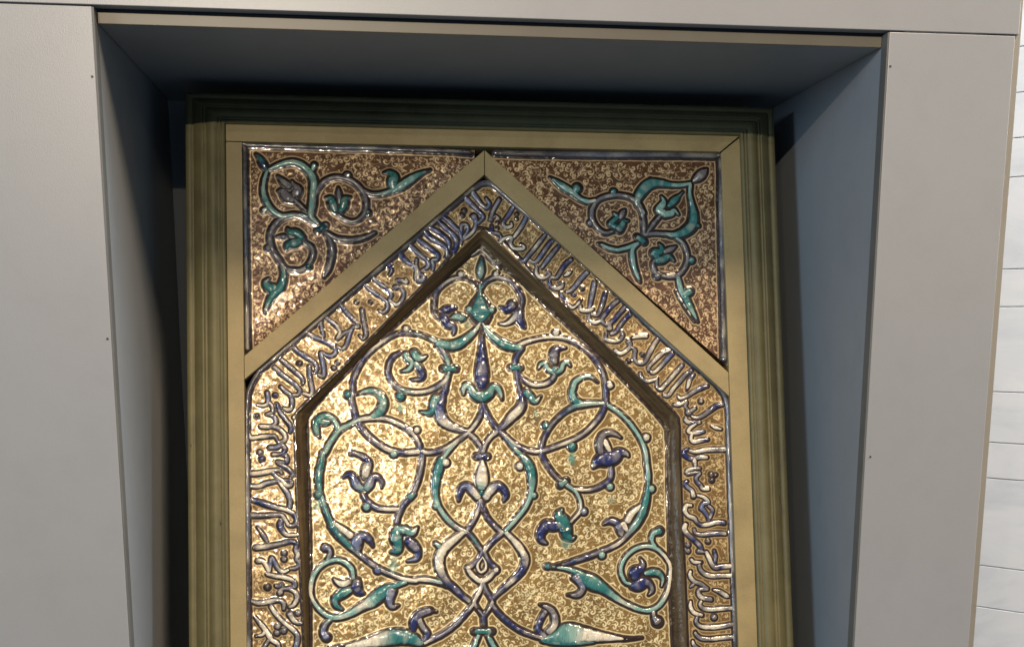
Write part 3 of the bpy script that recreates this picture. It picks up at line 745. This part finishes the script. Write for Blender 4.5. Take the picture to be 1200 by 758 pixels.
# ------------------------------------------------------------------ painted lustre ground: a fine grid carrying its painted colours
CELL = 0.00067
class Ground:
    def __init__(g, x0, x1, y0, y1):
        g.x0, g.y1 = x0, y1
        g.nx, g.ny = int((x1-x0)/CELL)+1, int((y1-y0)/CELL)+1
        g.D = np.full((g.ny, g.nx), 30.0, np.float32); g.C = np.zeros((g.ny, g.nx), np.float32)
    def ij(g, xy): return (xy[:, 0]-g.x0)/CELL, (g.y1-xy[:, 1])/CELL
    def dist(g, xy, r, R=13):
        X, Y = g.ij(xy)
        for x, y, q in zip(X, Y, r/CELL):
            k = int(q+R)+1; i0, i1, j0, j1 = int(y)-k, int(y)+k+1, int(x)-k, int(x)+k+1
            i0, j0 = max(i0, 0), max(j0, 0)
            if i1 <= i0 or j1 <= j0 or i0 >= g.ny or j0 >= g.nx: continue
            s = g.D[i0:i1, j0:j1]; a, b = s.shape
            dd = np.sqrt((np.arange(i0, i0+a)[:, None]-y)**2 + (np.arange(j0, j0+b)[None]-x)**2) - q
            np.minimum(s, dd, out=s)
    def dab(g, X, Y, R):
        for x, y, q in zip(X, Y, R):
            k = int(q)+2; i0, i1, j0, j1 = max(int(y)-k, 0), int(y)+k+2, max(int(x)-k, 0), int(x)+k+2
            if i0 >= g.ny or j0 >= g.nx or i1 <= i0 or j1 <= j0: continue
            s = g.C[i0:i1, j0:j1]; a, b = s.shape
            dd = np.clip(q + 0.5 - np.sqrt((np.arange(i0, i0+a)[:, None]-y)**2 + (np.arange(j0, j0+b)[None]-x)**2), 0, 1)
            np.maximum(s, dd, out=s)
    def scrolls(g, inside, pitch, size, tight=1.0):
        """small painted vegetal scrolls: commas, spirals, dots and thin stems"""
        ok = lambda x, y, m: 0 <= int(y) < g.ny and 0 <= int(x) < g.nx and inside[int(y), int(x)] and g.D[int(y), int(x)] > m
        step = pitch; row = 0; y = step/2
        while y < g.ny:
            x = step*(0.5 if row % 2 else 0.0)
            while x < g.nx:
                cx, cy = x+rng.normal(0, step*0.17), y+rng.normal(0, step*0.17); x += step
                if not ok(cx, cy, 8.3*tight) or g.C[int(cy), int(cx)] > 0.1: continue
                a0 = rng.random()*6.283; sg = 1 if rng.random() < 0.5 else -1
                s = size*(0.7+0.55*rng.random()); kind = rng.random()
                room = min(1.0, (g.D[int(cy), int(cx)]-6.4*tight)/(s*1.1)); s *= max(0.5, room)
                if kind < 0.52:                                # spiral comma with a round head
                    t = np.linspace(0, 1, 20); r = s*(1.05-0.75*t); a = a0+sg*t*4.6
                    g.dab(cx+r*np.cos(a), cy+r*np.sin(a), 0.52+s*0.16*np.sin(np.pi*np.clip(t*0.85, 0, 1))**1.5)
                    g.dab([cx+s*0.1*np.cos(a0)], [cy+s*0.1*np.sin(a0)], [s*0.22])
                elif kind < 0.78:                              # split leaf
                    for b in (-0.55, 0.55):
                        t = np.linspace(0, 1, 14); a = a0+b*sg*(0.3+t*1.5); r = s*1.15*t
                        g.dab(cx+r*np.cos(a), cy+r*np.sin(a), 0.40+s*0.17*np.sin(np.pi*t))
                else:
                    for q in range(3):
                        a = a0+q*2.1; g.dab([cx+s*0.6*np.cos(a)], [cy+s*0.6*np.sin(a)], [s*(0.14+0.12*rng.random())])
                for q in range(1):                              # loose dots
                    a = rng.random()*6.283; dx, dy = cx+step*0.55*np.cos(a), cy+step*0.55*np.sin(a)
                    if ok(dx, dy, 7.0*tight): g.dab([dx], [dy], [0.5+0.7*rng.random()])
                if rng.random() < 0.5:                         # a thin stem wandering to the next motif
                    t = np.linspace(0, 1, 40); R = step*(0.7+0.9*rng.random()); a = a0+sg*t*(2.0+1.6*rng.random())
                    sx, sy = cx-R*np.cos(a0), cy-R*np.sin(a0)
                    X, Y = sx+R*np.cos(a), sy+R*np.sin(a)
                    m = np.array([ok(p, q, 6.6*tight) for p, q in zip(X, Y)]); e = np.argmin(m) if not m.all() else len(m)
                    g.dab(X[:e], Y[:e], np.full(e, 0.42))
            y += step*0.87; row += 1
def inpoly(X, Y, poly):
    r = np.zeros(X.shape, bool); n = len(poly)
    for i in range(n):
        (xa, ya), (xb, yb) = poly[i], poly[(i+1) % n]
        c = ((ya > Y) != (yb > Y)) & (X < (xb-xa)*(Y-ya)/(yb-ya+1e-12)+xa); r ^= c
    return r
def smooth_noise(ny, nx, k):
    a = rng.random((ny//k+3, nx//k+3)).astype(np.float32)
    yi, xi = np.arange(ny)/k, np.arange(nx)/k; y0, x0 = yi.astype(int), xi.astype(int)
    fy = (yi-y0)[:, None]; fx = (xi-x0)[None]; fy = fy*fy*(3-2*fy); fx = fx*fx*(3-2*fx)
    return (a[y0][:, x0]*(1-fy)*(1-fx)+a[y0+1][:, x0]*fy*(1-fx)+a[y0][:, x0+1]*(1-fy)*fx+a[y0+1][:, x0+1]*fy*fx)
def ground(name, bounds, poly, h0, strokes, base, cream, dark, pitch, size, mat, parent, wav, stains=(), warp=None, tight=1.0):
    """poly in local xy; strokes px arrays"""
    g = Ground(*bounds)
    gx = g.x0+np.arange(g.nx)*CELL; gy = g.y1-np.arange(g.ny)*CELL; X, Y = np.meshgrid(gx, gy)
    ins = inpoly(X, Y, poly)
    for p in strokes:
        q = resample(p, 1.2) if len(p) > 1 else p
        g.dist(loc(q[:, :2], h0), q[:, 2]*PX)
    g.scrolls(ins, pitch, size, tight)
    n1, n2, n3 = smooth_noise(g.ny, g.nx, 8), smooth_noise(g.ny, g.nx, 40), smooth_noise(g.ny, g.nx, 3)
    base, cream, dark = map(np.array, (base, cream, dark))
    D = g.D + (n1-0.5)*0.9
    col = base*(0.72+0.40*n2[..., None]+0.22*(n1[..., None]-0.5))
    k = (g.C*np.clip((D-7.4*tight)/1.0, 0, 1)*(0.80+0.2*n1))[..., None]
    col = col*(1-k)+cream*k
    if True:
        k = (np.clip(1.6*tight-np.abs(D-6.5*tight), 0, 1)*(0.55+0.5*n2))[..., None]; col = col*(1-k)+cream*0.9*k   # pale line round each relief
    k = np.clip((4.9*tight-D)/1.1, 0, 1)[..., None]; col = col*(1-k)+dark*k                                  # dark lustre outline
    for (sx, sy, sr, sc, sa) in stains:                                                                # runs of turquoise glaze
        c = loc([(sx, sy)], h0)[0]; q = np.hypot((X-c[0]), (Y-c[1])*0.6)/(sr*PX)+ (n1-0.5)*0.7
        k = (np.clip(1.3-q, 0, 1)*sa)[..., None]; col = col*(1-k)+np.array(sc)*k
    dz, gain = warp(X, Y) if warp is not None else (0.0, 1.0)
    Z = h0 + dz + wav*gain*((n1-0.5)*1.25+(n3-0.5)*0.06) + wav*3.0*(n2-0.5)
    Z = Z + np.exp(-np.clip(g.D, 0, 30)/3.0)*0.0006
    idx = np.full((g.ny, g.nx), -1, np.int64); idx[ins] = np.arange(ins.sum())
    V = np.stack([X[ins], Y[ins], Z[ins]], 1)
    q = np.stack([idx[1:, :-1], idx[1:, 1:], idx[:-1, 1:], idx[:-1, :-1]], -1).reshape(-1, 4); q = q[(q >= 0).all(1)]
    return link(name, mesh_np(name, V, q, np.clip(col[ins], 0, 1)), mat, parent, True)

DATA = parse(STROKES)
H_BAND, H_FIELD, H_SPAN = -0.009, -0.019, -0.009
YBOT = YJ + 0.004
def ext(pts, h):
    """continue an outline that leaves the photo's lower edge straight down to the tile's foot"""
    q = loc(pts, h); out = q.tolist()
    return out
def with_foot(px, h):
    q = loc(px, h).tolist()
    s = (q[1][0]-q[0][0])/(q[1][1]-q[0][1]); e = (q[-2][0]-q[-1][0])/(q[-2][1]-q[-1][1])
    return [[q[0][0]+s*(YBOT-q[0][1])*0.3, YBOT]] + q + [[q[-1][0]+e*(YBOT-q[-1][1])*0.3, YBOT]]
RIM = [(291, 757), (290, 620), (289.5, 520), (290, 472), (293, 455), (302, 438), (310, 430), (400, 353), (480, 284.5), (545, 229), (556, 220.5), (566, 215),
       (576, 216), (587, 225), (600, 236.5), (688, 311), (764, 385), (830, 442), (844, 456), (851, 470), (853.5, 488), (854.5, 540), (857.5, 620), (862, 757)]
BO = [(357, 757), (352, 650), (349, 590), (346.5, 500), (348, 484), (400, 433), (456, 376), (510, 322), (566, 268), (649, 347), (703, 399), (755, 450), (789, 483),
      (795, 498), (796, 540), (799, 620), (802, 680), (805, 757)]
BI = [(363, 757), (363, 650), (362, 590), (359, 503), (364, 482), (402, 440.5), (455, 389), (509, 340), (562.4, 292.5), (646, 364), (706, 420), (744, 459), (777, 496),
      (782, 515), (782.5, 560), (784, 620), (786, 690), (789, 757)]

# ---- arched tile
arch = empty('arched_tile', PM)
tag(arch, 'large pointed arch lustre tile with raised blue inscription band around gold field of turquoise scrolls', 'ceramic tile')
prism('tile_body', [(XI+.004, YJ+.003)] + [(XI+.004, loc([(286, 470)])[0][1])] + [tuple(loc([(568, 213)])[0])] + [(XJ-.004, loc([(853, 486)])[0][1]), (XJ-.004, YJ+.003)],
      -0.033, -0.0245, painted('fired_clay', (0.25, 0.17, 0.10), (0.33, 0.23, 0.14), 0.8), arch)
fld = [('b', 'W', np.array([[0, 0, 1.0]]))][:0] + DATA['FIELD']; bnd = DATA['BAND']
BI0 = with_foot(BI, H_FIELD); BO0 = with_foot(BO, H_BAND); RM0 = with_foot(RIM, H_BAND)
bi_px = np.array([(x, y, 1.0) for x, y in BI]); bo_px = np.array([(x, y, 1.2) for x, y in BO]); rim_px = np.array([(x, y, 3.3) for x, y in RIM])
stains = [(670, 536, 4.5, (0.05, 0.28, 0.24), 0.75), (663, 634, 6.5, (0.10, 0.30, 0.26), 0.6), (461, 662, 6, (0.10, 0.30, 0.28), 0.55), (469, 478, 3.5, (0.08, 0.3, 0.27), 0.6),
          (716, 585, 4, (0.2, 0.36, 0.28), 0.45), (372, 590, 5, (0.14, 0.3, 0.24), 0.5), (628, 484, 3, (0.10, 0.33, 0.3), 0.5), (547, 380, 4, (0.14, 0.3, 0.26), 0.45)]
xs = np.array(BI0)[:, 0]; ys = np.array(BI0)[:, 1]
field = ground('central_field', (xs.min()-.002, xs.max()+.002, YBOT, ys.max()+.002), BI0, H_FIELD,
               [p for _, _, p in fld] + [bi_px], (0.250, 0.150, 0.036), (0.88, 0.76, 0.44), (0.030, 0.013, 0.006), 13.2, 7.5, M_LUSTRE, arch, 0.00043, stains)
tag(field, 'gold lustre field with fine cream scrolls')
xs = np.array(RM0)[:, 0]; ys = np.array(RM0)[:, 1]
band_poly = RM0 + BO0[::-1]
band = ground('inscription_band', (xs.min()-.002, xs.max()+.002, YBOT, ys.max()+.002), band_poly, H_BAND,
              [p for _, _, p in bnd] + [bo_px, rim_px], (0.195, 0.108, 0.028), (0.68, 0.53, 0.26), (0.026, 0.012, 0.006), 11.2, 6.4, M_LUSTRE, arch, 0.00042, (), None, 0.72)
tag(band, 'brown gold band carrying raised blue and white script')
# sloping moulding between band and field
def strip(name, A, B, ha, hb, mat, parent, base, seg=7):
    A, B = np.array(A), np.array(B); n = 420
    def rs(P):
        d = np.r_[0, np.cumsum(np.hypot(*np.diff(P, axis=0).T))]; t = np.linspace(0, 1, n)
        kt = np.linspace(0, 1, len(P)); return np.stack([np.interp(t, kt, P[:, 0]), np.interp(t, kt, P[:, 1])], 1)
    a, b = rs(A), rs(B); V = []; C = []
    for k in range(seg+1):
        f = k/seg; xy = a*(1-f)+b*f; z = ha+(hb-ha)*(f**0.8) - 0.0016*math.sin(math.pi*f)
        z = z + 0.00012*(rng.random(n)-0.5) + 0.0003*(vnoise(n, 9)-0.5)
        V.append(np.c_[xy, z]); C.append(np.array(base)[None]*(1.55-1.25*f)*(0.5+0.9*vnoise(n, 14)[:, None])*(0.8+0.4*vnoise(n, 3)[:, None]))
    V, C = np.stack(V, 1), np.stack(C, 1); idx = np.arange(n*(seg+1)).reshape(n, seg+1)
    f = np.stack([idx[:-1, :-1], idx[:-1, 1:], idx[1:, 1:], idx[1:, :-1]], -1).reshape(-1, 4)
    return link(name, mesh_np(name, V.reshape(-1, 3), f, C.reshape(-1, 3)), mat, parent, True)
strip('sloping_moulding', BO0, BI0, H_BAND+0.0012, H_FIELD-0.0004, M_BEVEL, arch, (0.072, 0.048, 0.022))
def path_loc_stroke(name, px, wpx, cols, h0, parent, gain=0.8):
    p = np.array([(x, y, wpx) for x, y in px], float)
    q = resample(p, 2.0)
    for e, f_ in ((0, 1), (-1, -2)):
        pass
    v, f, c = stroke_mesh(q, cols, h0, gain, 4.0)
    return link(name, mesh_np(name, v, f, c), M_RELIEF, parent, True)
RIMX = [(294, 900)] + RIM + [(868, 900)]
path_loc_stroke('raised_rim', RIMX, 3.3, 'RRrRRrRRRRRRRRrrRrrrrRrRRRRR', H_BAND, arch)
# vines, leaves, flowers, letters
def build(strokes, parent, h0, names):
    groups = {}
    for k, c, p in strokes:
        key = k[0]
        if key == 'v': p = p*np.array([1, 1, 0.92])
        if key == 'r':
            p = p.copy(); m = p[:, :2].mean(0); p[:, :2] = m+(p[:, :2]-m)*0.72; p[:, 2] *= 1.15
        if key == 'f': groups.setdefault(k, []).append((c, p)); continue
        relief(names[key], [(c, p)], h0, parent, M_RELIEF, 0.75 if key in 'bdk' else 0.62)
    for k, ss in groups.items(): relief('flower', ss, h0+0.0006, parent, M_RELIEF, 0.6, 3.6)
NM = {'v': 'vine', 'l': 'leaf', 'b': 'bead', 'r': 'collar', 'k': 'letter', 'd': 'diacritic_dot'}
build(fld, field, H_FIELD, NM)
# very short letter strokes belong to the letter before them
lets = [[(c, p)] for k, c, p in bnd if k == 'k']
leng = lambda s: sum(np.hypot(*np.diff(p[:, :2], axis=0).T).sum() for _, p in s)
while len(lets) > 98:
    i = min(range(1, len(lets)), key=lambda j: leng(lets[j])); s = lets.pop(i); P_ = np.vstack([resample(p)[:, :2] for _, p in s])
    gap = lambda q: min(np.hypot(*(resample(p)[:, None, :2]-P_[None]).transpose(2, 0, 1)).min() for _, p in q)
    j = min(range(len(lets)), key=lambda j: gap(lets[j])); lets[j] += s
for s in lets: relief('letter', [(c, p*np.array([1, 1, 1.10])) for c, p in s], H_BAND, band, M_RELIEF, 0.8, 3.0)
build([t for t in bnd if t[0] == 'd'], band, H_BAND, NM)

# ---- spandrel tiles
def spandrel(label, key, poly_px, rim_px_, rw, warp):
    t = empty('spandrel_tile', PM)
    tag(t, label, 'ceramic tile', 'corner tiles above the arch')
    poly = loc(poly_px, H_SPAN).tolist(); xs, ys = np.array(poly)[:, 0], np.array(poly)[:, 1]
    rp = np.array([(x, y, rw) for x, y in rim_px_])
    prism('tile_body', loc(poly_px, -0.02).tolist(), -0.033, -0.016, bpy.data.materials['fired_clay'], t)
    gsurf = ground('painted_ground', (xs.min(), xs.max(), ys.min(), ys.max()), poly, H_SPAN, [p for _, _, p in DATA[key]] + [rp],
                   (0.125, 0.056, 0.022), (0.76, 0.56, 0.31), (0.020, 0.012, 0.009), 13.2, 7.4, M_LUSTRE2, t, 0.00034, (), warp)
    build(DATA[key], gsurf, H_SPAN, NM)
    path_loc_stroke('raised_rim', rim_px_, rw, 'RRrRRrRR', H_SPAN, t)
    return t
a_, b_ = loc([(400, 318)])[0], loc([(560, 182)])[0]
def warpL(X, Y):
    d = (b_-a_)/np.linalg.norm(b_-a_); n = np.array([-d[1], d[0]])
    s = np.clip(((X-a_[0])*n[0]+(Y-a_[1])*n[1])/0.035, 0, 1)           # the tile swells, then rolls down to its cut edge
    return -0.0045*(1-s)**2, 1+1.1*(1-s)
spandrel('dark brown triangular lustre corner tile left of the arch with teal buds', 'SPANL', [(284, 168), (556, 177), (556, 190), (287, 421)],
         [(290, 409), (289, 330), (287.5, 250), (287, 175), (290, 170.8), (380, 173), (460, 175), (551, 178.5)], 3.0, warpL)
spandrel('reddish brown triangular lustre corner tile right of the arch with a thick grey rim', 'SPANR', [(577, 176), (849, 177), (853, 430), (577, 188)],
         [(580, 179.5), (630, 180.8), (720, 181.8), (838, 183), (844, 187), (845, 250), (847, 340), (848.5, 422)], 3.9, None)
bpy.context.view_layer.update()
